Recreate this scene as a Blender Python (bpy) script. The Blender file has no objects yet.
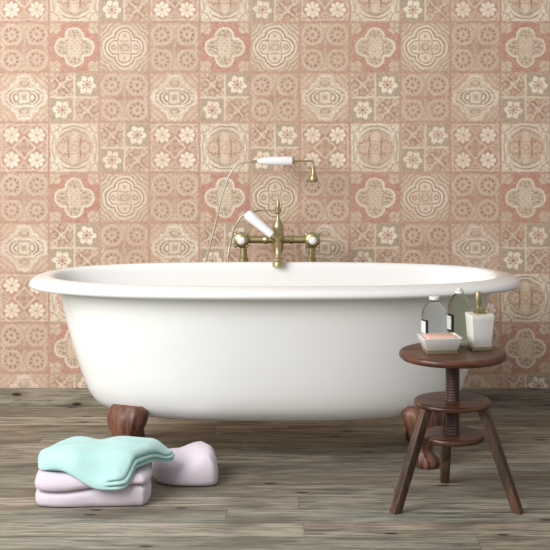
import bpy, bmesh, math, random
from mathutils import Vector, Matrix, noise
PI = math.pi
sc = bpy.context.scene
COL = sc.collection
random.seed(7)

CAM_Z = 1.36
F = 1467.0
HY = 60.0
WALL_Y = 5.783
def X(px, D): return (px - 275.0) / F * D
def Z(py, D): return CAM_Z - (py - HY) / F * D

# ------------------------------------------------------------------ helpers
def lin(c):
    o = []
    for v in c:
        v = v / 255.0
        o.append(v / 12.92 if v <= 0.04045 else ((v + 0.055) / 1.055) ** 2.4)
    return tuple(o) + (1.0,)

def link(name, me, mat=None, parent=None, loc=None, rz=None):
    o = bpy.data.objects.new(name, me)
    COL.objects.link(o)
    if mat is not None and me is not None: me.materials.append(mat)
    if parent is not None: o.parent = parent
    if loc is not None: o.location = loc
    if rz is not None: o.rotation_euler = (0, 0, rz)
    return o

def finish(bm, name, mat, parent=None, smooth=True, angle=35, loc=None, rz=None):
    bmesh.ops.recalc_face_normals(bm, faces=bm.faces)
    me = bpy.data.meshes.new(name)
    bm.to_mesh(me); bm.free()
    if smooth:
        me.polygons.foreach_set('use_smooth', [True] * len(me.polygons))
        if angle < 180:
            me.set_sharp_from_angle(angle=math.radians(angle))
    return link(name, me, mat, parent, loc, rz)

def thing(name, label, cat, loc=(0, 0, 0), rz=0, group=None):
    o = bpy.data.objects.new(name, None)
    COL.objects.link(o)
    o.empty_display_size = 0.05
    o.location = loc; o.rotation_euler = (0, 0, rz)
    o['label'] = label; o['category'] = cat
    if group: o['group'] = group
    return o

def loft(bm, rings, close=True, cap0=True, cap1=True):
    vr = [[bm.verts.new(p) for p in r] for r in rings]
    n = len(vr[0])
    for i in range(len(vr) - 1):
        for j in range(n if close else n - 1):
            k = (j + 1) % n
            bm.faces.new((vr[i][j], vr[i][k], vr[i + 1][k], vr[i + 1][j]))
    if cap0: bm.faces.new(list(reversed(vr[0])))
    if cap1: bm.faces.new(vr[-1])
    return vr

def lathe(bm, prof, c=(0, 0, 0), n=48, cap0=True, cap1=True):
    """prof = [(r, z)], about z"""
    rings = []
    for r, z in prof:
        r = max(r, 1e-5)
        rings.append([(c[0] + r * math.cos(2 * PI * i / n), c[1] + r * math.sin(2 * PI * i / n), c[2] + z) for i in range(n)])
    loft(bm, rings, True, cap0, cap1)

def lathe_axis(bm, prof, p0, d, n=32):
    """prof = [(r, s)] along direction d from p0"""
    d = Vector(d).normalized(); p0 = Vector(p0)
    a = d.orthogonal().normalized(); b = d.cross(a)
    rings = []
    for r, s in prof:
        r = max(r, 1e-5)
        rings.append([p0 + d * s + a * (r * math.cos(2 * PI * i / n)) + b * (r * math.sin(2 * PI * i / n)) for i in range(n)])
    loft(bm, rings)

def spline(pts, n=8):
    pts = [Vector(p) for p in pts]
    P = [pts[0] * 2 - pts[1]] + pts + [pts[-1] * 2 - pts[-2]]
    out = []
    for i in range(1, len(P) - 2):
        for k in range(n):
            t = k / n
            a, b, c, d = P[i - 1], P[i], P[i + 1], P[i + 2]
            out.append(0.5 * ((2 * b) + (c - a) * t + (2 * a - 5 * b + 4 * c - d) * t * t + (3 * b - a - 3 * c + d) * t ** 3))
    out.append(pts[-1])
    return out

def tube(bm, pts, r, n=12, smooth_n=8):
    P = spline(pts, smooth_n) if smooth_n else [Vector(p) for p in pts]
    rings = []
    up = None
    for i, p in enumerate(P):
        t = (P[min(i + 1, len(P) - 1)] - P[max(i - 1, 0)]).normalized()
        if up is None: up = t.orthogonal().normalized()
        up = (up - t * up.dot(t)).normalized()
        b = t.cross(up)
        rr = r(i / (len(P) - 1)) if callable(r) else r
        rings.append([p + up * (rr * math.cos(2 * PI * k / n)) + b * (rr * math.sin(2 * PI * k / n)) for k in range(n)])
    loft(bm, rings)

def rrect(w, d, r, n=5):
    """rounded rectangle outline, half sizes w,d"""
    out = []
    r = min(r, w * 0.999, d * 0.999)
    for cx, cy, a0 in ((w - r, d - r, 0), (-w + r, d - r, 90), (-w + r, -d + r, 180), (w - r, -d + r, 270)):
        for k in range(n + 1):
            a = math.radians(a0 + 90 * k / n)
            out.append((cx + r * math.cos(a), cy + r * math.sin(a)))
    return out

def box(bm, x0, x1, y0, y1, z0, z1, bev=0.0):
    r = bmesh.ops.create_cube(bm, size=1)
    for v in r['verts']:
        v.co = Vector((x0 + (v.co.x + .5) * (x1 - x0), y0 + (v.co.y + .5) * (y1 - y0), z0 + (v.co.z + .5) * (z1 - z0)))
    if bev > 0:
        es = list({e for v in r['verts'] for e in v.link_edges})
        bmesh.ops.bevel(bm, geom=es, offset=bev, segments=3, affect='EDGES', profile=0.5)

# ------------------------------------------------------------------ materials
def newmat(name):
    m = bpy.data.materials.new(name); m.use_nodes = True
    nt = m.node_tree
    b = nt.nodes['Principled BSDF']
    return m, nt, b

class E:
    """tiny expression wrapper over shader math nodes"""
    nt = None
    def __init__(s, k): s.k = k
    @staticmethod
    def op(o, *a):
        n = E.nt.nodes.new('ShaderNodeMath'); n.operation = o
        for i, v in enumerate(a):
            if isinstance(v, E): E.nt.links.new(v.k, n.inputs[i])
            else: n.inputs[i].default_value = float(v)
        return E(n.outputs[0])
    def __add__(s, o): return E.op('ADD', s, o)
    __radd__ = __add__
    def __sub__(s, o): return E.op('SUBTRACT', s, o)
    def __rsub__(s, o): return E.op('SUBTRACT', o, s)
    def __mul__(s, o): return E.op('MULTIPLY', s, o)
    __rmul__ = __mul__
    def __truediv__(s, o): return E.op('DIVIDE', s, o)
def eabs(a): return E.op('ABSOLUTE', a)
def emin(a, b): return E.op('MINIMUM', a, b)
def emax(a, b): return E.op('MAXIMUM', a, b)
def esin(a): return E.op('SINE', a)
def ecos(a): return E.op('COSINE', a)
def hyp(a, b): return E.op('SQRT', a * a + b * b)
def at2(a, b): return E.op('ARCTAN2', a, b)
def sstep(x, lo, hi):
    """1 when x<lo, 0 when x>hi"""
    n = E.nt.nodes.new('ShaderNodeMapRange'); n.interpolation_type = 'SMOOTHSTEP'
    E.nt.links.new(x.k, n.inputs[0])
    n.inputs[1].default_value = lo; n.inputs[2].default_value = hi
    n.inputs[3].default_value = 1.0; n.inputs[4].default_value = 0.0
    return E(n.outputs[0])
EPS = 0.035
def fill(d): return sstep(d, -EPS, EPS)
def ring(d, w): return sstep(eabs(d), w * 0.6, w + EPS)
def cmix(c0, c1, f):
    n = E.nt.nodes.new('ShaderNodeMix'); n.data_type = 'RGBA'; n.clamp_factor = True
    if isinstance(f, E): E.nt.links.new(f.k, n.inputs[0])
    else: n.inputs[0].default_value = f
    for c, i in ((c0, 6), (c1, 7)):
        if isinstance(c, tuple): n.inputs[i].default_value = c
        else: E.nt.links.new(c, n.inputs[i])
    return n.outputs[2]

def noise_node(nt, vec, scale, detail=4, rough=.55, dist=0):
    n = nt.nodes.new('ShaderNodeTexNoise')
    n.inputs['Scale'].default_value = scale; n.inputs['Detail'].default_value = detail
    n.inputs['Roughness'].default_value = rough; n.inputs['Distortion'].default_value = dist
    if vec is not None: nt.links.new(vec, n.inputs['Vector'])
    return n

def mapping(nt, src, scale, loc=(0, 0, 0)):
    n = nt.nodes.new('ShaderNodeMapping')
    n.inputs['Scale'].default_value = scale; n.inputs['Location'].default_value = loc
    nt.links.new(src, n.inputs['Vector'])
    return n.outputs[0]

def bump(nt, b, height, strength, distance):
    n = nt.nodes.new('ShaderNodeBump')
    n.inputs['Strength'].default_value = strength; n.inputs['Distance'].default_value = distance
    nt.links.new(height, n.inputs['Height']); nt.links.new(n.outputs[0], b.inputs['Normal'])

def simple(name, col, rough=.5, metal=0, spec=None, noise_amt=0.04, nscale=30, coat=0, bumpy=0):
    m, nt, b = newmat(name)
    E.nt = nt
    tc = nt.nodes.new('ShaderNodeTexCoord')
    n = noise_node(nt, tc.outputs['Object'], nscale)
    c = lin(col)
    d = tuple(max(0, v * (1 - noise_amt * 2)) for v in c[:3]) + (1,)
    e = tuple(min(1, v * (1 + noise_amt)) for v in c[:3]) + (1,)
    nt.links.new(cmix(d, e, E(n.outputs['Fac'])), b.inputs['Base Color'])
    b.inputs['Roughness'].default_value = rough; b.inputs['Metallic'].default_value = metal
    if spec is not None: b.inputs['Specular IOR Level'].default_value = spec
    if coat: b.inputs['Coat Weight'].default_value = coat
    if bumpy: bump(nt, b, n.outputs['Fac'], bumpy, 0.002)
    return m

TILE = 0.1977
TX0 = (-0.9 - 275) / F * WALL_Y       # left edge of a column 0
TZ0 = CAM_Z - (22.2 - HY) / F * WALL_Y  # top edge of a row 0

def tile_material():
    m, nt, b = newmat('patterned_tiles'); E.nt = nt
    tc = nt.nodes.new('ShaderNodeTexCoord')
    wob = noise_node(nt, tc.outputs['Object'], 28, 2)
    wob2 = noise_node(nt, mapping(nt, tc.outputs['Object'], (1, 1, 1), (5, 3, 9)), 28, 2)
    sep = nt.nodes.new('ShaderNodeSeparateXYZ'); nt.links.new(tc.outputs['Object'], sep.inputs[0])
    x = E(sep.outputs[0]); z = E(sep.outputs[2])
    gx = (x - TX0) * (1 / TILE) + (E(wob.outputs['Fac']) - .5) * .065
    gz = (TZ0 - z) * (1 / TILE) + (E(wob2.outputs['Fac']) - .5) * .065
    cu = E.op('FLOOR', gx); cv = E.op('FLOOR', gz)
    c3 = E.op('FLOORED_MODULO', cu, 3); r3 = E.op('FLOORED_MODULO', cv, 3)
    tid = r3 * 3 + c3
    u = (gx - cu) * 2 - 1; v = 1 - (gz - cv) * 2
    a = eabs(u); q = eabs(v)
    p1 = a - .5; q1 = q - .5
    rc = hyp(a, q); th = at2(v, u)
    rq = hyp(p1, q1); tq = at2(q1, p1)
    mx = emax(a, q); sm = a + q
    uv = u * v
    RED = lin((188, 136, 118)); RTAN = lin((184, 140, 121)); TAN = lin((194, 161, 139)); PALE = lin((212, 188, 164))
    CREAM = lin((228, 210, 186)); WHITE = lin((240, 227, 208)); SAGE = lin((172, 156, 132)); LINE = lin((138, 106, 90))
    ROSE = lin((182, 136, 120))
    def eq(i): return E.op('COMPARE', tid, i, 0.3)
    mott = esin(a * 26) * esin(q * 26)
    mot2 = esin(sm * 30) * esin((a - q) * 30)
    rcor = hyp(1 - a, 1 - q)
    # ---- A : four rosettes with a star between them
    c = cmix(TAN, SAGE, fill(mot2 * -1 + .3) * .55)
    c = cmix(c, RTAN, fill(rc - .38 - ecos(th * 8) * .10) * .9)
    c = cmix(c, SAGE, fill(rc - .30 - ecos(th * 8) * .10) * fill(ecos(th * 8) * -1 - .2) * .5)
    c = cmix(c, PALE, fill(rq - .43 - ecos(tq * 8) * .02) * .55)
    c = cmix(c, PALE, ring(rq - .395, .03) * .7)
    c = cmix(c, LINE, fill(emax(emin(a, q) - .10, mx - .62)) * fill(ecos(th * 8 + PI) + .2) * .45)
    c = cmix(c, TAN, fill(rq - .33) * .6)
    pet = ecos(tq * 9)
    c = cmix(c, LINE, ring(rq - .24, .045) * sstep(pet * -1, -.5, .3) * .9)
    c = cmix(c, PALE, fill(rq - .17 - pet * .03) * .8)
    c = cmix(c, ROSE, fill(rq - .07))
    c = cmix(c, RTAN, sstep(a, .0, .035) * .5)
    c = cmix(c, CREAM, ring(a - .035, .008) * .5)
    c = cmix(c, RED, sstep(q, .01, .09) * .8)
    c = cmix(c, SAGE, fill(mot2 * -1 + .1) * sstep(rq * -1, -.52, -.44) * .5)
    c = cmix(c, RTAN, fill(rcor - .22 - ecos(at2(1 - q, 1 - a) * 8) * .06) * .6)
    c = cmix(c, CREAM, ring(hyp(1 - a, q) - .18, .02) * .5)
    c = cmix(c, CREAM, ring(hyp(a, 1 - q) - .18, .02) * .5)
    out = c
    # ---- B : red ground, pale quatrefoil
    l1 = hyp(a - .42, q) - .31; l2 = hyp(a, q - .42) - .31
    dq = emin(emin(l1, l2), sm - .66)
    c = cmix(RED, PALE, fill(emax(.56 - a, .56 - q) + esin(a * 24) * esin(q * 24) * .05))
    c = cmix(c, SAGE, fill(mott + .1) * fill(.62 - a) * fill(.62 - q) * .55)
    c = cmix(c, LINE, fill(hyp(a - .76, q - .76) - .035) * .6)
    c = cmix(c, WHITE, fill(dq - .07))
    c = cmix(c, SAGE, ring(dq + .02, .012) * .7)
    c = cmix(c, PALE, fill(dq + .05))
    c = cmix(c, LINE, ring(dq + .10, .03) * sstep(esin(th * 22), -.1, .4) * .65)
    c = cmix(c, CREAM, ring(dq + .19, .03) * .8)
    c = cmix(c, SAGE, fill(dq + .16) * fill(mot2 - .05) * .85)
    c = cmix(c, LINE, fill(emax(eabs(a - .36) - .16, eabs(q - .22 + (a - .36) * .6) - .03)) * .45)
    c = cmix(c, LINE, fill(hyp(a - .50, q * 3) - .10) * .6)
    c = cmix(c, CREAM, fill(emax(a - .24, q - .40)) * .75)
    c = cmix(c, SAGE, fill(emax(a - .20, q - .72)) * fill(esin(a * 34 + 1) * esin(q * 30) + .35) * .55)
    c = cmix(c, LINE, fill(hyp(a * 1.2, q - .48) - .08) * .45)
    out = cmix(out, c, eq(1))
    # ---- C : concentric quatrefoil, rippled corners
    dc = emin(hyp(emax(a - .36, 0), q), hyp(a, emax(q - .36, 0)))
    rip = esin(dc * 42 + esin(th * 8) * .8)
    c = cmix(TAN, CREAM, fill(rip * -1) * .7)
    c = cmix(c, SAGE, fill(rip - .55 + esin(th * 24) * .4) * .45)
    c = cmix(c, SAGE, fill(rcor - .34) * fill(esin(rcor * 38)) * .5)
    c = cmix(c, CREAM, ring(dc - .49, .035) * .8)
    c = cmix(c, PALE, fill(dc - .41))
    c = cmix(c, LINE, ring(dc - .385, .012) * .75)
    c = cmix(c, WHITE, ring(dc - .325, .025) * .9)
    c = cmix(c, LINE, ring(dc - .265, .012) * .8)
    c = cmix(c, CREAM, fill(dc - .24))
    c = cmix(c, LINE, ring(emax(a, q) - .25, .010) * fill(dc - .20) * .6)
    c = cmix(c, SAGE, ring(hyp(a, q) - .20, .015) * .5)
    c = cmix(c, LINE, ring(hyp(a * .8, q) - .11, .014) * .7)
    c = cmix(c, ROSE, fill(hyp(a, q * 1.6) - .05) * .8)
    c = cmix(c, ROSE, ring(hyp(a - .44, q) - .08, .03) * .75)
    c = cmix(c, ROSE, fill(emax(a * 1.2, eabs(q - .44) * 1.4 - .0) - .09 + eabs(a) * .3) * .75)
    out = cmix(out, c, eq(2))
    # ---- D : ornate diamond
    c = cmix(PALE, RTAN, fill(esin(rcor * 27) + mott * .8) * .5)
    c = cmix(c, SAGE, ring(rcor - .50, .025) * sstep(ecos(th * 8), -.6, .2) * .9)
    c = cmix(c, RTAN, fill(rcor - .30) * fill(mott) * .5)
    dd = sm - 1.02 + ecos(th * 12) * .06
    c = cmix(c, WHITE, fill(dd) * .9)
    c = cmix(c, SAGE, fill(dd + .04) * fill(esin(dd * 46) + mott * 1.2 + .35) * .6)
    c = cmix(c, SAGE, ring(dd + .16, .014) * .7)
    c = cmix(c, TAN, ring(dd + .27, .012) * .7)
    el = hyp(a * .95, q * 1.65)
    c = cmix(c, WHITE, fill(el - .64) * .8)
    c = cmix(c, LINE, ring(el - .55, .030) * sstep(q, .22, .34) * .85)
    c = cmix(c, SAGE, ring(el - .42, .02) * sstep(q, .22, .34))
    c = cmix(c, SAGE, ring(el - .72, .022) * sstep(ecos(th * 8), -.3, .3) * .9)
    c = cmix(c, LINE, ring(hyp((a - .31) * 1.5, q) - .13, .022) * .7)
    c = cmix(c, PALE, fill(hyp(a * 1.1, q - .55) - .20))
    c = cmix(c, LINE, ring(hyp(a * .8, q - .55) - .13, .02) * sstep(eabs(q - .55), .03, .16) * .6)
    c = cmix(c, SAGE, fill(hyp(a * .8, (q - .48) * 2) - .10) * .8)
    c = cmix(c, SAGE, ring(emax(a, q * .85) - .23, .016) * .8)
    c = cmix(c, CREAM, fill(emax(a, q) - .19))
    c = cmix(c, LINE, fill(emax(a, q) - .10) * .55)
    c = cmix(c, LINE, fill(hyp(a - .74, q) - .03) * .7)
    out = cmix(out, c, eq(3))
    # ---- E : four small squares, two with flowers and two with leaves
    isf = sstep(uv * -1, -.001, .001)
    fr = rq - .335 - ecos(tq * 6 + .6) * .05
    fl = cmix(SAGE, PALE, ring(ecos(tq * 3 + .3), .08) * .25)
    fl = cmix(fl, WHITE, fill(fr))
    fl = cmix(fl, SAGE, fill(rq - .37) * sstep(eabs(ecos(tq * 3 + .3)), .03, .20) * .8)
    fl = cmix(fl, ROSE, fill(rq - .17 - ecos(tq * 8) * .05))
    fl = cmix(fl, CREAM, ring(rq - .10, .02) * .7)
    fl = cmix(fl, LINE, fill(rq - .035) * .6)
    d2 = eabs(p1 + q1) ; d3 = eabs(p1 - q1)
    lf = cmix(cmix(PALE, LINE, fill(mott + .15) * .55), RTAN, fill(hyp(d2 - .30, d3 - .30) - .20) * .9)
    lf = cmix(lf, LINE, ring(hyp(d2 - .30, d3 - .30) - .20, .02) * .5)
    lf = cmix(lf, PALE, ring(hyp(d2 - .34, d3 - .34) - .08, .03) * .6)
    lf = cmix(lf, RTAN, fill(hyp(d2 * .6 - .26, d3) - .11) * .7)
    lf = cmix(lf, LINE, ring(hyp(d2 * .6 - .26, d3) - .11, .018) * .45)
    lf = cmix(lf, CREAM, ring(emin(d2, d3), .022) * sstep(rq, .36, .44) * .75)
    lf = cmix(lf, PALE, fill(hyp(eabs(p1) - .36, eabs(q1) - .36) - .07) * .6)
    c = cmix(lf, fl, isf)
    edge = emax(eabs(p1), eabs(q1))
    c = cmix(c, CREAM, sstep(edge * -1, -.475, -.435) * .85)
    out = cmix(out, c, emax(eq(4), eq(8)))
    # ---- F : daisies in diamonds
    ds = eabs(p1) + eabs(q1)
    c = cmix(RTAN, ROSE, fill(mott) * .4)
    c = cmix(c, TAN, fill(.53 - ds))
    c = cmix(c, PALE, fill(.60 - ds) * fill(mot2 - .1) * .8)
    c = cmix(c, PALE, ring(ds - .53, .014) * .8)
    c = cmix(c, LINE, fill(.66 - ds) * fill(mott - .5 ) * .4)
    c = cmix(c, WHITE, fill(rq - .30 - ecos(tq * 8) * .03) * sstep(ecos(tq * 8) * -1, .72, 1.05))
    c = cmix(c, CREAM, fill(rq - .13))
    c = cmix(c, LINE, fill(rq - .04) * .8)
    c = cmix(c, TAN, fill(sm - .45))
    c = cmix(c, CREAM, ring(sm - .41, .02) * .85)
    c = cmix(c, LINE, ring(hyp(a - .26, q) - .05, .02) * .55)
    c = cmix(c, LINE, ring(hyp(a, q - .26) - .06, .02) * .55)
    c = cmix(c, ROSE, fill(hyp(a, q) - .11) * .9)
    c = cmix(c, CREAM, ring(sm - 1.56, .02) * .8)
    c = cmix(c, CREAM, ring(1 - mx - .09, .014) * .6)
    out = cmix(out, c, eq(6))
    # ---- G : ornate cross
    c = cmix(WHITE, PALE, fill(esin(at2(1 - q, 1 - a) * 14) + .2) * .7)
    c = cmix(c, SAGE, ring(rcor - .42, .02) * .7)
    c = cmix(c, SAGE, fill(hyp(1 - a, 1 - q) - .18) * fill(mott) * .45)
    ci = hyp(a * .98, q)
    c = cmix(c, PALE, fill(ci - .88) * sstep(a, .45, .75))
    c = cmix(c, LINE, ring(ci - .86, .016) * sstep(a, .40, .60) * .7)
    c = cmix(c, WHITE, ring(ci - .78, .04) * sstep(a, .50, .70) * .8)
    c = cmix(c, SAGE, ring(ci - .69, .02) * sstep(a, .50, .70) * .9)
    c = cmix(c, SAGE, ring(a - .88 + q * q * .35, .018) * sstep(q, .45, .60) * .8)
    c = cmix(c, SAGE, fill(mott * esin(rcor * 30) - .1) * .2)
    c = cmix(c, TAN, fill(hyp(a, q * .9) - .56) * .45)
    c = cmix(c, LINE, fill(hyp(a, q - .58) - .25) * fill(mot2 * -1 + .0) * .5)
    c = cmix(c, RTAN, fill(hyp(a - .40, q) - .31 - ecos(at2(q, a - .40) * 9) * .03) * .9)
    c = cmix(c, PALE, fill(hyp(a - .42, q) - .21 - ecos(at2(q, a - .42) * 9) * .04))
    c = cmix(c, ROSE, fill(hyp(a - .42, q) - .06) * .6)
    c = cmix(c, LINE, fill(emax(eabs(a - .24) - .035, q - .42)) * .65)
    c = cmix(c, PALE, fill(emax(a - .19, q - .60)))
    c = cmix(c, CREAM, fill(emax(a - .10, q - .66)) * .6)
    c = cmix(c, ROSE, ring(hyp(a, q * .8) - .10, .02) * .6)
    c = cmix(c, TAN, ring(q - .24, .012) * sstep(a, .15, .19) * .9)
    out = cmix(out, c, eq(7))
    # joints, wear
    joint = sstep((1 - mx), .022, .075)
    c = cmix(out, RTAN, joint * .85)
    wn = noise_node(nt, tc.outputs['Object'], 90, 4, .65)
    big = noise_node(nt, tc.outputs['Object'], 5, 3, .6)
    wf = sstep(E(wn.outputs['Fac']), .40, .62)
    c = cmix(c, CREAM, wf * .16)
    fn = noise_node(nt, tc.outputs['Object'], 210, 2, .6)
    c = cmix(c, LINE, (1 - sstep(E(fn.outputs['Fac']), .50, .72)) * .28)
    c = cmix(c, WHITE, sstep(E(fn.outputs['Fac']), .30, .48) * .30)
    c = cmix(c, TAN, sstep(E(big.outputs['Fac']), .42, .6) * .22)
    # the whole print is slightly faded
    
    nt.links.new(c, b.inputs['Base Color'])
    b.inputs['Roughness'].default_value = .62
    b.inputs['Specular IOR Level'].default_value = .3
    bump(nt, b, (joint * -1).k, .25, .002)
    return m

def plank_material(name, pitch=.185, y_axis=1, off=0.0, dark=1.0):
    m, nt, b = newmat(name); E.nt = nt
    tc = nt.nodes.new('ShaderNodeTexCoord')
    sep = nt.nodes.new('ShaderNodeSeparateXYZ'); nt.links.new(tc.outputs['Object'], sep.inputs[0])
    x = E(sep.outputs[0]); y = E(sep.outputs[y_axis])
    g = (y + off) * (1 / pitch)
    row = E.op('FLOOR', g); fy = g - row
    wn = nt.nodes.new('ShaderNodeTexWhiteNoise'); wn.noise_dimensions = '1D'
    nt.links.new(row.k, wn.inputs['W'])
    gx = x * (1 / 1.9) + E(wn.outputs['Value']) * 7.3
    cx = E.op('FLOOR', gx); fx = gx - cx
    pid = row * 17.3 + cx * 5.71
    w2 = nt.nodes.new('ShaderNodeTexWhiteNoise'); w2.noise_dimensions = '1D'
    nt.links.new(pid.k, w2.inputs['W'])
    h = E(w2.outputs['Value'])
    # grain coordinates, shifted per board
    cmb = nt.nodes.new('ShaderNodeCombineXYZ')
    nt.links.new((x * 1.0 + h * 13).k, cmb.inputs[0]); nt.links.new((y * 1.0).k, cmb.inputs[1]); nt.links.new((h * 9).k, cmb.inputs[2])
    g1 = noise_node(nt, mapping(nt, cmb.outputs[0], (3.2, 34, 1)), 1.0, 7, .68, .9)
    g2 = noise_node(nt, mapping(nt, cmb.outputs[0], (6, 85, 1)), 1.0, 4, .75, .4)
    g3 = noise_node(nt, mapping(nt, cmb.outputs[0], (2.4, 7, 1), (3, 1, 0)), 1.0, 4, .6)
    LIGHT = lin((188, 178, 160)); MID = lin((152, 147, 132)); DK = lin((78, 72, 63)); GRN = lin((128, 133, 121)); WARM = lin((152, 134, 114))
    c = cmix(MID, LIGHT, sstep(E(g1.outputs['Fac']), .40, .58) * .9)
    c = cmix(c, GRN, sstep(h, .35, .6) * .5)
    c = cmix(c, WARM, (1 - sstep(h, .78, .82)) * .4)
    c = cmix(c, DK, (1 - sstep(E(g1.outputs['Fac']), .50, .70)) * .85)
    c = cmix(c, DK, (1 - sstep(E(g2.outputs['Fac']), .48, .66)) * .75)
    c = cmix(c, LIGHT, sstep(E(g2.outputs['Fac']), .34, .48) * .6)
    c = cmix(c, lin((96, 86, 72)), (1 - sstep(E(g3.outputs['Fac']), .48, .66)) * .65)
    h2 = E.op('FRACT', h * 7.77)
    c = cmix(c, lin((92, 84, 72)), h2 * .42)
    # knots
    vo = nt.nodes.new('ShaderNodeTexVoronoi'); vo.feature = 'F1'; vo.voronoi_dimensions = '2D'
    nt.links.new(mapping(nt, cmb.outputs[0], (2.6, 7.5, 1)), vo.inputs['Vector'])
    vo.inputs['Scale'].default_value = 1.0
    kd = E(vo.outputs['Distance'])
    sepc = nt.nodes.new('ShaderNodeSeparateColor'); nt.links.new(vo.outputs['Color'], sepc.inputs[0])
    on = 1 - sstep(E(sepc.outputs[0]), .40, .41)
    c = cmix(c, lin((112, 92, 72)), sstep(kd, .06, .20) * on * .5)
    c = cmix(c, lin((40, 32, 27)), sstep(kd, .035, .065) * on)
    gap = emax(sstep(emin(fy, 1 - fy), .006, .022), sstep(emin(fx, 1 - fx), .0002, .0012) * .6)
    c = cmix(c, lin((56, 48, 40)), gap * .70)
    if dark != 1.0:
        c = cmix(c, lin((92, 88, 78)), 1 - dark)
    nt.links.new(c, b.inputs['Base Color'])
    b.inputs['Roughness'].default_value = .62
    b.inputs['Specular IOR Level'].default_value = .35
    bump(nt, b, (E(g1.outputs['Fac']) * .5 + E(g2.outputs['Fac']) * .5 - gap * .8).k, .35, .003)
    return m

def wood_material(name, c_hi, c_lo, rough=.38, axis='x', scale=1.0, spec=.5):
    m, nt, b = newmat(name); E.nt = nt
    tc = nt.nodes.new('ShaderNodeTexCoord')
    s = {'x': (4, 40, 40), 'z': (40, 40, 4)}[axis]
    g = noise_node(nt, mapping(nt, tc.outputs['Object'], tuple(v * scale for v in s)), 1, 5, .6, .8)
    g2 = noise_node(nt, tc.outputs['Object'], 9, 3, .5)
    c = cmix(lin(c_lo), lin(c_hi), sstep(E(g.outputs['Fac']) * -1, -.62, -.38))
    c = cmix(c, lin(c_lo), sstep(E(g2.outputs['Fac']), .35, .6) * .4)
    nt.links.new(c, b.inputs['Base Color'])
    b.inputs['Roughness'].default_value = rough
    b.inputs['Specular IOR Level'].default_value = spec
    bump(nt, b, g.outputs['Fac'], .15, .001)
    return m

def cloth_material(name, col, col2):
    m, nt, b = newmat(name); E.nt = nt
    tc = nt.nodes.new('ShaderNodeTexCoord')
    n = noise_node(nt, tc.outputs['Object'], 420, 2, .6)
    n2 = noise_node(nt, tc.outputs['Object'], 12, 3, .5)
    c = cmix(lin(col), lin(col2), E(n2.outputs['Fac']))
    nt.links.new(c, b.inputs['Base Color'])
    b.inputs['Roughness'].default_value = .95
    b.inputs['Specular IOR Level'].default_value = .1
    b.inputs['Sheen Weight'].default_value = .25
    bump(nt, b, n.outputs['Fac'], .35, .002)
    return m

M_TILE = tile_material()
M_FLOOR = plank_material('weathered_planks', .128, 1, off=.04)
M_BASE = plank_material('weathered_board', .30, 2, off=.12, dark=.80)
M_ENAMEL = simple('white_enamel', (240, 240, 238), .16, 0, .5, .004, 6)
M_FOOT = wood_material('carved_brown_wood', (132, 90, 70), (84, 52, 40), .45, 'z', 1.0)
M_STOOL = wood_material('dark_stained_wood', (112, 70, 48), (58, 35, 24), .36, 'x', .8)
M_LEG = wood_material('dark_leg_wood', (104, 74, 56), (58, 41, 31), .5, 'z', .8)
M_SCREW = wood_material('screw_wood', (104, 76, 62), (64, 46, 38), .5, 'z', 1)
M_BRASS = simple('aged_brass', (190, 178, 138), .42, 1.0, None, .12, 25)
M_BRASSD = simple('brushed_brass_band', (168, 156, 126), .5, .7, None, .12, 25)
M_PORC = simple('white_porcelain', (244, 244, 246), .15, 0, .5, .01, 8)
M_HOSE = simple('pale_metal_hose', (205, 200, 180), .35, .6, None, .1, 200)
M_LAV = cloth_material('lavender_cotton', (224, 213, 222), (206, 194, 206))
M_MINT = cloth_material('mint_cotton', (188, 224, 221), (172, 213, 211))
M_CERAM = simple('white_ceramic', (236, 234, 228), .28, 0, .5, .01, 10)
M_SOAP = simple('pink_soap', (244, 194, 180), .5, 0, .4, .03, 20)
M_CAP = simple('white_plastic_cap', (240, 240, 238), .35, 0, .5, .01, 20)
M_LABEL = simple('white_paper_label', (232, 232, 228), .6, 0, .3, .02, 60)
M_INK = simple('black_ink', (26, 26, 28), .6, 0, .3, .02, 60)

def glass_material(name, col, rough=.02, ior=1.35):
    m, nt, b = newmat(name)
    E.nt = nt
    tc = nt.nodes.new('ShaderNodeTexCoord')
    n = noise_node(nt, tc.outputs['Object'], 8)
    c = lin(col)
    nt.links.new(cmix(tuple(v * .97 for v in c[:3]) + (1,), c, E(n.outputs['Fac'])), b.inputs['Base Color'])
    b.inputs['Transmission Weight'].default_value = 1.0
    b.inputs['Roughness'].default_value = rough
    b.inputs['IOR'].default_value = ior
    return m
M_CLEAR = glass_material('clear_plastic', (238, 242, 242), .03, 1.12)
M_GREEN = glass_material('green_tinted_plastic', (224, 228, 206), .03, 1.12)

# ------------------------------------------------------------------ room
def quadbox(name, x0, x1, y0, y1, z0, z1, mat, bev=0):
    bm = bmesh.new(); box(bm, x0, x1, y0, y1, z0, z1, bev)
    o = finish(bm, name, mat, smooth=False); o['kind'] = 'structure'
    return o
quadbox('floor', -3.6, 3.6, -.6, WALL_Y + .1, -.05, 0, M_FLOOR)
quadbox('wall_back', -3.6, 3.6, WALL_Y, WALL_Y + .1, 0, 3.0, M_TILE)
bb = quadbox('baseboard_back', -3.6, 3.6, WALL_Y - .018, WALL_Y + .001, 0, .068, M_BASE, .003)

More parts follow.
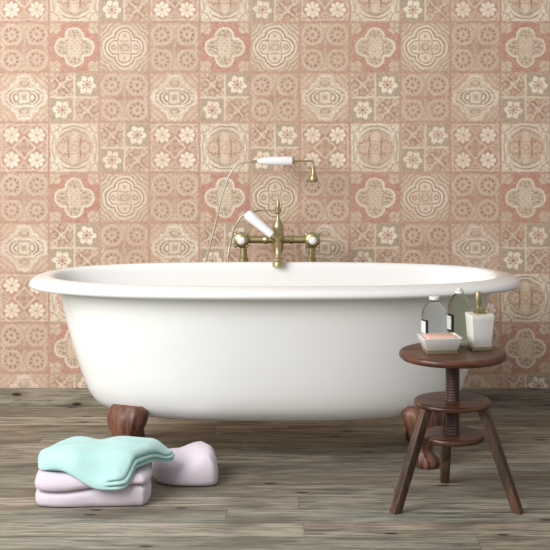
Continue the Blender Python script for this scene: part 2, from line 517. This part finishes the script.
# ------------------------------------------------------------------ bathtub
TUB_X, TUB_Y = 0.0, 5.075
tub = thing('bathtub', 'long white freestanding roll-top bathtub on brown carved feet', 'bathtub', (TUB_X, TUB_Y, 0))
def sring(a, b_, z, n=128, e=2.55):
    out = []
    for i in range(n):
        t = 2 * PI * i / n
        c, s = math.cos(t), math.sin(t)
        out.append((a * math.copysign(abs(c) ** (2 / e), c), b_ * math.copysign(abs(s) ** (2 / e), s), z))
    return out
outer = [(.02, .008, .139), (.25, .08, .140), (.42, .135, .144), (.51, .170, .153), (.575, .200, .170), (.615, .222, .193),
         (.638, .236, .222), (.655, .246, .26), (.675, .256, .33), (.700, .266, .42), (.722, .275, .50), (.738, .281, .555), (.748, .287, .575),
         (.765, .294, .583), (.80, .311, .583), (.83, .328, .584)]
lip = [(.840, .338, .586), (.845, .343, .593), (.843, .342, .601), (.834, .336, .609), (.812, .319, .616), (.785, .297, .621), (.770, .284, .621),
       (.760, .276, .616), (.754, .271, .606)]
inner = [(.742, .265, .56), (.72, .255, .47), (.69, .246, .36), (.655, .232, .26), (.62, .215, .215), (.56, .185, .185), (.45, .14, .17), (.25, .08, .165), (.02, .008, .163)]
bm = bmesh.new()
prof = spline([(a, b_, z) for a, b_, z in outer + lip[:1]], 3)[:-1]
prof += spline([(a, b_, z) for a, b_, z in lip], 3)[:-1]
prof += spline([(lip[-1])] + inner, 3)
loft(bm, [sring(max(p[0], .003), max(p[1], .002), p[2]) for p in prof])
finish(bm, 'tub_body', M_ENAMEL, tub, angle=180)

def foot_mesh():
    """local: +x outward from the tub, z up, at the floor"""
    bm = bmesh.new()
    # (out, width, depth, z, lobes)
    secs = [(-.012, .120, .070, .205, 0), (-.010, .150, .090, .188, .04), (-.004, .156, .098, .168, .09), (.000, .146, .096, .145, .12),
            (.002, .120, .082, .120, .13), (.002, .095, .066, .095, .12), (.002, .074, .052, .072, .10), (.004, .062, .046, .054, .06),
            (.010, .070, .058, .040, .10), (.016, .078, .072, .026, .16), (.018, .080, .076, .012, .18), (.017, .070, .068, .001, .16)]
    rings = []
    n = 72
    P = spline([(a, b_, c) for a, b_, c, d, e in secs], 4); Q = spline([(d, e, 0) for a, b_, c, d, e in secs], 4)
    for p, q in zip(P, Q):
        r = []
        for i in range(n):
            t = 2 * PI * i / n
            cx, sy = math.cos(t), math.sin(t)
            ex = 2 / 2.6
            lob = 1 - q[1] * (0.5 - 0.5 * math.cos(t * 8)) * (1 if cx > -.3 else .3)
            r.append((p[0] + p[2] / 2 * math.copysign(abs(cx) ** ex, cx) * lob, p[1] / 2 * math.copysign(abs(sy) ** ex, sy) * lob, q[0]))
        rings.append(r)
    loft(bm, rings)
    return bm
f0 = None
for sx, sy in ((-1, -1), (1, -1), (-1, 1), (1, 1)):
    ang = math.atan2(sy * .75, sx * .62)
    loc = (sx * .497, sy * .160, 0)
    if f0 is None:
        f0 = finish(foot_mesh(), 'foot', M_FOOT, tub, angle=180, loc=loc, rz=ang)
        f0['label'] = 'brown carved wooden claw foot'
    else:
        c = f0.copy(); COL.objects.link(c); c.parent = tub; c.location = loc; c.rotation_euler = (0, 0, ang)

# ------------------------------------------------------------------ mixer tap on floor standing pipes
TD = 5.56
def T(px, py, D=TD): return Vector((X(px, D), D, Z(py, D)))
tap = thing('bath_mixer_tap', 'brass bath mixer tap with two round valves behind the tub', 'tap', (X(278, TD), TD, 0))
tl = -Vector(tap.location)
def tfin(bm, name, mat, **k):
    bmesh.ops.translate(bm, verts=bm.verts, vec=tl)
    return finish(bm, name, mat, tap, **k)
barz = 239.5
bm = bmesh.new()
tube(bm, [T(243, barz), T(311, barz)], .0140, 20, 0)
lathe_axis(bm, [(.013, 0), (.017, .004), (.017, .012), (.013, .02)], T(268, barz), (-1, 0, 0))
lathe_axis(bm, [(.013, 0), (.017, .004), (.017, .012), (.013, .02)], T(289, barz), (1, 0, 0))
tfin(bm, 'crossbar', M_BRASS)
for px in (241.5, 312.5):
    p = T(px, 239.5)
    bm = bmesh.new()
    lathe_axis(bm, [(.014, 0), (.022, .004), (.027, .014), (.0285, .03), (.026, .042), (.0285, .046), (.0285, .052), (.022, .058), (.015, .060)], p + Vector((0, .025, 0)), (0, -1, 0), 40)
    for k in range(4):
        a = PI / 4 + k * PI / 2
        d = Vector((math.cos(a), 0, math.sin(a)))
        lathe_axis(bm, [(.006, 0), (.006, .005), (.0075, .009), (.005, .014), (.001, .015)], p + Vector((0, -.022, 0)) + d * .022, d, 16)
    v = tfin(bm, 'valve', M_BRASS)
    bm = bmesh.new()
    lathe_axis(bm, [(.0145, 0), (.0145, .003), (.012, .006), (.005, .0080), (.0005, .0085)], p + tl + Vector((0, -.034, 0)), (0, -1, 0), 28)
    i = finish(bm, 'porcelain_button', M_PORC, v)
for px in (243.5, 311.5):
    bm = bmesh.new()
    x, zt = X(px, TD), Z(243, TD)
    lathe(bm, [(.028, 0), (.028, .006), (.016, .012), (.0135, .02), (.0135, zt - .075), (.018, zt - .07), (.018, zt - .055), (.0135, zt - .05), (.0135, zt - .012), (.018, zt - .010), (.018, zt - .002), (.012, zt)],
          (x, TD, 0), 28)
    tfin(bm, 'riser_pipe', M_BRASS)
bm = bmesh.new()
cx = X(278, TD)
zt = Z(219, TD); zb = Z(254, TD)
lathe(bm, [(.008, zb), (.017, zb + .004), (.020, zb + .02), (.0235, Z(242, TD)), (.0235, Z(236, TD)), (.019, Z(230, TD)), (.021, Z(228, TD)), (.021, Z(226, TD)), (.014, Z(222, TD)), (.008, zt),
           (.0055, Z(217, TD)), (.0055, Z(213, TD))], (cx, TD, 0), 36)
lathe_axis(bm, [(.019, 0), (.019, .03), (.016, .045), (.017, .05), (.010, .060), (.001, .062)], (cx, TD, Z(238, TD)), (0, -1, 0), 32)
tfin(bm, 'tap_body', M_BRASS)
bm = bmesh.new()
lathe(bm, [(.0055, Z(214, TD)), (.012, Z(212.5, TD)), (.0125, Z(209.5, TD)), (.008, Z(208, TD)), (.0085, Z(206, TD)), (.006, Z(202, TD)), (.0028, Z(199, TD)), (.003, Z(198, TD)), (.0005, Z(196.5, TD))], (cx, TD, 0), 28)
tfin(bm, 'finial', M_BRASS)
bm = bmesh.new()   # cradle arm reaching the porcelain handle
tube(bm, [T(278, 211), T(270, 210.5), T(259, 210.5), T(254, 212, TD - .015)], .003, 10)
tfin(bm, 'cradle_arm', M_BRASS)
bm = bmesh.new()   # spout: forward over the rim then down
SD = 5.335
tube(bm, [(cx, TD, Z(247, TD)), (cx, TD - .06, .672), (cx, SD + .03, .676), (cx, SD + .004, .664), (cx, SD, .645)], .0125, 20)
lathe(bm, [(.0145, .650), (.0145, .642), (.020, .638), (.021, .630), (.019, .626), (.021, .618), (.021, .610), (.017, .6085), (.013, .611)], (cx, SD, 0), 32)
tfin(bm, 'spout', M_BRASS)
bm = bmesh.new()
h0, h1 = T(246, 213, TD - .03), T(273, 236, TD - .055)
d = (h1 - h0); L = d.length
lathe_axis(bm, [(.006, 0), (.0155, .003), (.0195, .012), (.020, .03), (.0178, L * .5), (.0160, L * .85), (.0145, L * .96), (.008, L)], h0, d, 36)
ph = tfin(bm, 'handle', M_PORC); ph['label'] = 'white porcelain handle tilted down to the right'
bm = bmesh.new()
lathe_axis(bm, [(.008, 0), (.012, .002), (.012, .009), (.009, .014), (.009, .035)], h1 - d.normalized() * .004, d, 24)
tfin(bm, 'handle_collar', M_BRASS)
bm = bmesh.new()
tube(bm, [h0 + d.normalized() * .004, T(241, 217, TD - .025), T(235.5, 226, TD - .02), T(231, 241, TD), T(228, 257, TD), T(227.5, 275, TD), (X(229, TD), TD, .3), (X(238, TD), TD, .05), (X(243.5, TD), TD, .014)], .0042, 10)
hs = tfin(bm, 'hose', M_HOSE)

# upper hand shower
HD = 5.62
hsw = thing('hand_shower', 'white handled brass hand shower hung level on the tiles above the tap', 'hand shower', T(275, 161, HD))
hl = -Vector(hsw.location)
def hfin(bm, name, mat, **k):
    bmesh.ops.translate(bm, verts=bm.verts, vec=hl)
    return finish(bm, name, mat, hsw, **k)
bm = bmesh.new()
p0, p1 = T(257, 161, HD), T(293, 161, HD)
L = (p1 - p0).length
lathe_axis(bm, [(.004, 0), (.008, .006), (.0125, .02), (.0155, .04), (.0175, L * .45), (.0175, L * .85), (.0165, L * .93), (.0165, L * .97), (.010, L)], p0, (1, 0, 0), 36)
hfin(bm, 'handle', M_PORC)
bm = bmesh.new()
tube(bm, [T(292, 161, HD), T(305, 161, HD), T(311, 161, HD), T(313.3, 162.6, HD), T(313.6, 166, HD), T(313.6, 170, HD)], .0035, 12)
lathe_axis(bm, [(.006, 0), (.009, .002), (.009, .007), (.004, .010)], T(292.5, 161, HD), (1, 0, 0), 16)
hfin(bm, 'rod', M_BRASS)
bm = bmesh.new()
tube(bm, [T(251, 161.5, HD), T(257.6, 161.2, HD)], .0045, 12, 0)
hfin(bm, 'hose_fitting', M_BRASS)
bm = bmesh.new()
c = T(313.3, 0, HD)
prof = [(.0045, 168), (.0065, 169), (.0065, 171), (.009, 173), (.011, 175), (.0165, 177), (.0175, 178.5), (.0175, 181), (.015, 182)]
lathe(bm, [(r, Z(y, HD)) for r, y in reversed(prof)], (c.x, HD, 0), 32)
hfin(bm, 'shower_head', M_BRASS)
bm = bmesh.new()
lathe_axis(bm, [(.010, 0), (.010, .004), (.006, .007), (.006, WALL_Y - HD - .012), (.009, WALL_Y - HD - .005)], (X(279, HD), WALL_Y, Z(161, HD)), (0, -1, 0), 24)
hfin(bm, 'wall_hook', M_BRASS)
bm = bmesh.new()
tube(bm, [T(252, 161.5, HD), T(243, 162.5, HD), T(236, 166, HD), T(230, 174, HD), T(225, 186, HD), T(220, 203, HD), T(215.5, 223, HD), T(210.5, 243, HD), T(205.5, 264, HD), T(203, 290, HD), (X(206, HD), HD - .02, .12), (X(222, HD), HD - .05, .012), (X(236, HD), HD - .06, .006)], .0042, 10)
hfin(bm, 'hose', M_HOSE)

# ------------------------------------------------------------------ stool
SX, SYD = .5457, 4.51
SEAT_Z = .466
stool = thing('screw_stool', 'dark brown wooden three-legged screw stool holding the soap and bottles', 'stool', (SX, SYD, 0))
def disc(R, zt, th, edge, name, mat=M_STOOL):
    bm = bmesh.new()
    pr = [(.001, zt - th), (R - edge, zt - th)]
    for k in range(9):
        a = -PI / 2 + PI * k / 8
        pr.append((R - edge + edge * math.cos(a), zt - th / 2 + th / 2 * math.sin(a)))
    pr += [(R - edge - .01, zt), (.001, zt)]
    lathe(bm, pr, (0, 0, 0), 96)
    return finish(bm, name, mat, stool, angle=50)
disc(.1645, SEAT_Z, .023, .011, 'seat')
disc(.119, .316, .015, .007, 'upper_disc')
disc(.100, .213, .018, .007, 'lower_shelf')
bm = bmesh.new()   # threaded column
rings = []
n = 36
z = .198
while z < .446:
    r = []
    for i in range(n):
        ph_ = (z / .0085 - i / n) % 1.0
        rr = .0195 + .0035 * (1 - abs(2 * ph_ - 1))
        r.append((rr * math.cos(2 * PI * i / n), rr * math.sin(2 * PI * i / n), z))
    rings.append(r); z += .0017
loft(bm, rings)
finish(bm, 'threaded_column', M_SCREW, stool, angle=180)
leg0 = None
def leg_bm():
    bm = bmesh.new()
    w = .0165
    rings = []
    for t in [0, .02, .25, .5, .75, .98, 1]:
        z = .300 * t
        o = .213 + (.100 - .213) * t
        hw = w * (1.0 if t > .1 else 1.0) * (1 - .06 * (1 - t))
        k = .9 if t in (0, 1) else 1
        rings.append([(o + x * k * .92, y * k, z) for x, y in rrect(hw, hw * .92, .003, 3)])
    loft(bm, rings)
    return bm
for a in (-150, -30, 90):
    a = math.radians(a)
    if leg0 is None:
        leg0 = finish(leg_bm(), 'leg', M_LEG, stool, angle=40, loc=(0, 0, 0), rz=a)
    else:
        c = leg0.copy(); COL.objects.link(c); c.parent = stool; c.rotation_euler = (0, 0, a)

# ------------------------------------------------------------------ soap dish, soap, dispenser, bottles
def sq_loft(bm, secs, rad=.004, n=4):
    loft(bm, [[(x, y, z) for x, y in rrect(w, d, rad if rad < min(w, d) else min(w, d) * .9, n)] for w, d, z in secs])
DX, DY = X(439.6, 4.495), 4.492
dish = thing('soap_dish', 'white tapered ceramic soap dish on a brass foot, front of the stool', 'soap dish', (DX, DY, SEAT_Z), math.radians(8))
bm = bmesh.new()
sq_loft(bm, [(.046, .032, .010), (.049, .035, .013), (.0595, .044, .041), (.061, .0455, .048), (.060, .0445, .0495), (.056, .0405, .0495), (.0545, .039, .046), (.046, .031, .024), (.02, .012, .022)], .003)
finish(bm, 'bowl', M_CERAM, dish, angle=40)
bm = bmesh.new(); sq_loft(bm, [(.0465, .033, 0), (.048, .0345, .001), (.048, .0345, .0115), (.0465, .033, .0125)], .002)
finish(bm, 'base', M_BRASSD, dish, angle=40)
soap = thing('soap_bar', 'pink bar of soap lying in the white dish', 'soap', (DX, DY, SEAT_Z + .0195), math.radians(8))
soap.location = (0, 0, 0); bpy.data.objects.remove(soap)
bm = bmesh.new()
sq_loft(bm, [(.030, .018, 0), (.037, .023, .003), (.043, .0275, .010), (.0465, .0310, .020), (.0460, .0305, .0255), (.043, .028, .0275)], .009, 6)
soap = finish(bm, 'soap_bar', M_SOAP, None, angle=60, loc=(DX, DY, SEAT_Z + .0245), rz=math.radians(8))
soap['label'] = 'pink bar of soap lying in the white dish'; soap['category'] = 'soap'

PX, PY = X(479.6, 4.542), 4.540
disp = thing('soap_dispenser', 'square white soap dispenser with a brass pump', 'soap dispenser', (PX, PY, SEAT_Z), math.radians(10))
bm = bmesh.new()
sq_loft(bm, [(.028, .028, .011), (.0295, .0295, .013), (.0325, .0325, .052), (.0352, .0352, .093), (.0365, .0365, .108), (.0357, .0357, .1095), (.020, .020, .1095)], .0025)
finish(bm, 'body', M_CERAM, disp, angle=40)
bm = bmesh.new(); sq_loft(bm, [(.030, .030, 0), (.032, .032, .001), (.032, .032, .0105), (.0305, .0305, .012)], .002)
finish(bm, 'base', M_BRASSD, disp, angle=40)
bm = bmesh.new()
q_ = .008
sq_loft(bm, [(.017, .017, .1165 - q_), (.0175, .0175, .118 - q_), (.0175, .0175, .123 - q_), (.013, .013, .1235 - q_)], .002)
sq_loft(bm, [(.0125, .0125, .123 - q_), (.0135, .0135, .125 - q_), (.0135, .0135, .1385 - q_), (.0125, .0125, .140 - q_)], .002)
lathe(bm, [(.006, .139 - q_), (.006, .146 - q_), (.0095, .1465 - q_), (.010, .148 - q_), (.010, .181 - q_), (.009, .1835 - q_), (.006, .1845 - q_)], (-.004, 0, 0), 28)
tube(bm, [(-.004, 0, .176 - q_), (-.004, .018, .177 - q_), (-.004, .030, .174 - q_), (-.004, .034, .168 - q_)], .0045, 12)
finish(bm, 'pump', M_BRASS, disp, angle=40)

def bottle(label, x, y, r, h, mat, cap_r, tall_neck, tw):
    t = thing('bottle', label, 'bottle', (x, y, SEAT_Z), tw)
    k = h
    bm = bmesh.new()
    outer_ = [(.001, .003), (r * .8, .0015), (r * .93, .001), (r, .007), (r, h * .55), (r * .99, h * .62), (r * .92, h * .70), (r * .78, h * .78), (r * .58, h * .85), (r * .40, h * .885), (r * .31, h * .905), (r * .30, h * .955)]
    o2 = [tuple(v[:2]) for v in spline([(a, b_, 0) for a, b_ in outer_[3:]], 4)]
    pr = outer_[:3] + o2
    lathe(bm, pr, (0, 0, 0), 56)
    finish(bm, 'body', mat, t, angle=60)
    bm = bmesh.new()
    if tall_neck:
        lathe(bm, [(.0035, h * .90), (r * .36, h * .902), (r * .38, h * .93), (r * .34, h * .945), (cap_r * .75, h * .955), (cap_r * .8, h * .99), (cap_r * .5, h)], (0, 0, 0), 36)
    else:
        lathe(bm, [(.0035, h * .935), (cap_r * .97, h * .936), (cap_r, h * .945), (cap_r, h * .99), (cap_r * .92, h)], (0, 0, 0), 36)
    finish(bm, 'cap', M_CAP, t, angle=40)
    # label : curved patch, black frame, white field, small print
    def patch(a0, a1, z0, z1, rr, name, mat_, parent):
        bm = bmesh.new()
        nn = 20
        rr2 = rr + .0004
        vi = []; vo = []
        for i in range(nn + 1):
            a = a0 + (a1 - a0) * i / nn
            c_, s_ = math.cos(a), math.sin(a)
            vi.append((bm.verts.new((rr * c_, rr * s_, z0)), bm.verts.new((rr * c_, rr * s_, z1))))
            vo.append((bm.verts.new((rr2 * c_, rr2 * s_, z0)), bm.verts.new((rr2 * c_, rr2 * s_, z1))))
        for i in range(nn):
            bm.faces.new((vi[i][0], vi[i + 1][0], vi[i + 1][1], vi[i][1]))
            bm.faces.new((vo[i][0], vo[i][1], vo[i + 1][1], vo[i + 1][0]))
            bm.faces.new((vi[i][1], vi[i + 1][1], vo[i + 1][1], vo[i][1]))
            bm.faces.new((vi[i][0], vo[i][0], vo[i + 1][0], vi[i + 1][0]))
        bm.faces.new((vi[0][0], vi[0][1], vo[0][1], vo[0][0])); bm.faces.new((vi[-1][0], vo[-1][0], vo[-1][1], vi[-1][1]))
        return finish(bm, name, mat_, parent, angle=40)
    a0, a1 = math.radians(150), math.radians(236)
    lb = patch(a0, a1, h * .24, h * .545, r + .0002, 'label', M_INK, t)
    lb['label'] = 'white label with a black frame'
    patch(a0 + .12, a1 - .24, h * .27, h * .515, r + .0007, 'label_field', M_LABEL, lb)
    bm = bmesh.new()
    return t
bottle('clear plastic bottle with flat white cap behind the soap dish', X(434.3, 4.60), 4.60, .0400, .153, M_CLEAR, .0160, False, 0)
bottle('green-tinted bottle with small white nozzle cap, behind the dispenser', X(459.5, 4.628), 4.628, .0380, .176, M_GREEN, .0100, True, 0)

# ------------------------------------------------------------------ towels
def sm01(t):
    t = max(0.0, min(1.0, t)); return t * t * (3 - 2 * t)
def pillow(name, outline, levels, dome, zmap, seed, mat, wr=.006, nsc=(7, 16), per=14, inner_n=16, crease_mask=None):
    """folded cloth as one closed body: side profile follows the stacked layers, the top is a wrinkled sheet"""
    O = [Vector((p.x, p.y)) for p in spline([(x, y, 0) for x, y in outline + outline[:1]], per)[:-1]]
    n = len(O)
    cen = Vector((sum(p.x for p in O) / n, sum(p.y for p in O) / n))
    N = []
    for i in range(n):
        t = (O[(i + 1) % n] - O[i - 1]).normalized()
        nn = Vector((-t.y, t.x))
        if nn.dot(cen - O[i]) < 0: nn = -nn
        N.append(nn)
    bm = bmesh.new(); rings = []
    def put(p, z, k):
        x, y = p.x, p.y
        nv = noise.noise_vector(Vector((x * nsc[0] + seed, y * nsc[1], seed * 3.1)))
        n2 = noise.noise_vector(Vector((x * 30 + seed, y * 30, z * 40)))
        zz = zmap(x, y, z)
        return (x + nv.x * wr * .6 + n2.x * .0012, y + nv.y * wr * .6 + n2.y * .0012, max(.001, zz + k * (nv.z * wr * 1.6 + n2.z * .0012)))
    zt = levels[-1][0]
    for z, ins, cr in levels:
        r = []
        for i in range(n):
            m_ = crease_mask(O[i].x, O[i].y) if crease_mask else 1
            r.append(put(O[i] + N[i] * (ins + cr * m_), z, z / zt))
        rings.append(r)
    last = levels[-1][1]
    for k in range(1, inner_n + 1):
        f = k / inner_n * .985
        r = []
        for i in range(n):
            p = (O[i] + N[i] * last).lerp(cen, f)
            r.append(put(p, zt + dome * (1 - (1 - f) ** 2), 1))
        rings.append(r)
    loft(bm, rings)
    return finish(bm, name, mat, None, angle=180)

# lower lavender towel, folded once: a dark slit runs between its two thicknesses
o1 = [(-.742, 4.56), (-.728, 4.475), (-.67, 4.450), (-.55, 4.452), (-.43, 4.460), (-.393, 4.476), (-.385, 4.56), (-.41, 4.66), (-.45, 4.70), (-.58, 4.71), (-.70, 4.69)]
def z1(x, y, z):
    g = sm01((x + .70) / .32)
    zc = .046 + .020 * g
    top = .104 - .006 * g
    if z < .046: zz = z / .046 * zc
    else: zz = zc + (z - .046) / (.104 - .046) * (top - zc)
    return zz
lv1 = [(0, .012, 0), (.004, .004, 0), (.014, 0, 0), (.028, 0, 0), (.038, .003, 0), (.0435, .004, .010), (.046, .004, .040), (.0485, .004, .010), (.054, 0, 0), (.070, -.002, 0), (.086, .004, 0), (.097, .014, 0), (.103, .028, 0)]
tw1 = pillow('folded_towel', o1, lv1, .001, z1, 1.7, M_LAV, .006, (7, 9), crease_mask=lambda x, y: 1 if y < 4.6 else .4)
tw1['label'] = 'lavender towel folded flat underneath the mint towel'; tw1['category'] = 'towel'; tw1['group'] = 'folded towels on the floor'

# mint towel lying loosely over it, drooping over the front edge, layered edge at the right
o2 = [(-.742, 4.59), (-.722, 4.50), (-.64, 4.455), (-.55, 4.430), (-.492, 4.420), (-.452, 4.436), (-.405, 4.51), (-.365, 4.585), (-.318, 4.645), (-.355, 4.69), (-.44, 4.71), (-.55, 4.705), (-.66, 4.69)]
def z2(x, y, z):
    droop = .050 * sm01((4.485 - y) / .05) * sm01((x + .68) / .16)
    droop += .018 * sm01((x + .40) / .07)
    droop += .010 * sm01((-.66 - x) / .07)
    b = .109 - droop
    k = 1 - .25 * sm01((x + .38) / .05) + .15 * math.exp(-((x + .62) / .05) ** 2) - .15 * math.exp(-((x + .555) / .035) ** 2) * sm01((y - 4.55) / .1) + .18 * math.exp(-((x + .47) / .06) ** 2)
    return b + z * k
lv2 = [(0, .012, 0), (.003, .003, .001), (.007, 0, 0), (.011, 0, .003), (.0135, 0, .026), (.016, 0, .003), (.021, .001, -.003), (.025, .002, .002), (.0275, .003, .026), (.030, .005, .002), (.035, .008, -.002), (.041, .014, -.002), (.045, .024, 0)]
def mk2(x, y): return sm01((x + .52) / .05) * (1 if y < 4.69 else .3)
tw2 = pillow('folded_towel', o2, lv2, .006, z2, 4.2, M_MINT, .005, (9, 12), crease_mask=mk2)
tw2['label'] = 'mint green towel lying loosely folded on top of the lavender towel'; tw2['category'] = 'towel'; tw2['group'] = 'folded towels on the floor'

# second lavender towel, bulky, to the right
o3 = [(-.40, 4.77), (-.378, 4.705), (-.31, 4.672), (-.22, 4.668), (-.186, 4.69), (-.190, 4.76), (-.205, 4.82), (-.235, 4.86), (-.285, 4.85), (-.35, 4.84), (-.395, 4.82)]
def z3(x, y, z):
    k = .84 + .20 * sm01((x + .315 + (y - 4.80) * .3) / .065) - .07 * sm01((x + .205) / .02)
    k *= .88 + .18 * sm01((y - 4.67) / .16)
    return z * k
lv3 = [(0, .014, 0), (.006, .004, 0), (.020, 0, 0), (.042, 0, 0), (.064, .003, 0), (.080, .009, 0), (.090, .018, 0), (.096, .030, 0)]
tw3 = pillow('folded_towel', o3, lv3, .004, z3, 7.3, M_LAV, .008, (12, 9))
tw3['label'] = 'rumpled lavender towel on the floor right of the mint towel'; tw3['category'] = 'towel'; tw3['group'] = 'folded towels on the floor'

# ------------------------------------------------------------------ light, world, camera
w = bpy.data.worlds.new('World'); sc.world = w; w.use_nodes = True
bg = w.node_tree.nodes['Background']
bg.inputs['Color'].default_value = (1.0, .995, .99, 1); bg.inputs['Strength'].default_value = .43
def area(name, loc, target, size, power, col=(1, .99, .98)):
    l = bpy.data.lights.new(name, 'AREA'); l.shape = 'RECTANGLE'; l.size = size[0]; l.size_y = size[1]; l.energy = power; l.color = col
    o = bpy.data.objects.new(name, l); COL.objects.link(o)
    o.location = loc
    o.rotation_euler = (Vector(target) - Vector(loc)).to_track_quat('-Z', 'Y').to_euler()
    return o
area('window_light', (-2.3, 2.9, 2.1), (-.35, 5.2, .5), (2.2, 2.0), 140)

cam = bpy.data.cameras.new('camera')
co = bpy.data.objects.new('camera', cam); COL.objects.link(co)
co.location = (0, 0, CAM_Z); co.rotation_euler = (PI / 2, 0, 0)
cam.sensor_width = 36; cam.lens = F / 550 * 36
cam.shift_x = 0; cam.shift_y = -(275 - HY) / 550
cam.clip_start = .05
sc.camera = co
sc.view_settings.view_transform = 'Standard'; sc.view_settings.look = 'None'
sc.view_settings.exposure = 0.0; sc.view_settings.gamma = 1; sc.view_settings.use_curve_mapping = False
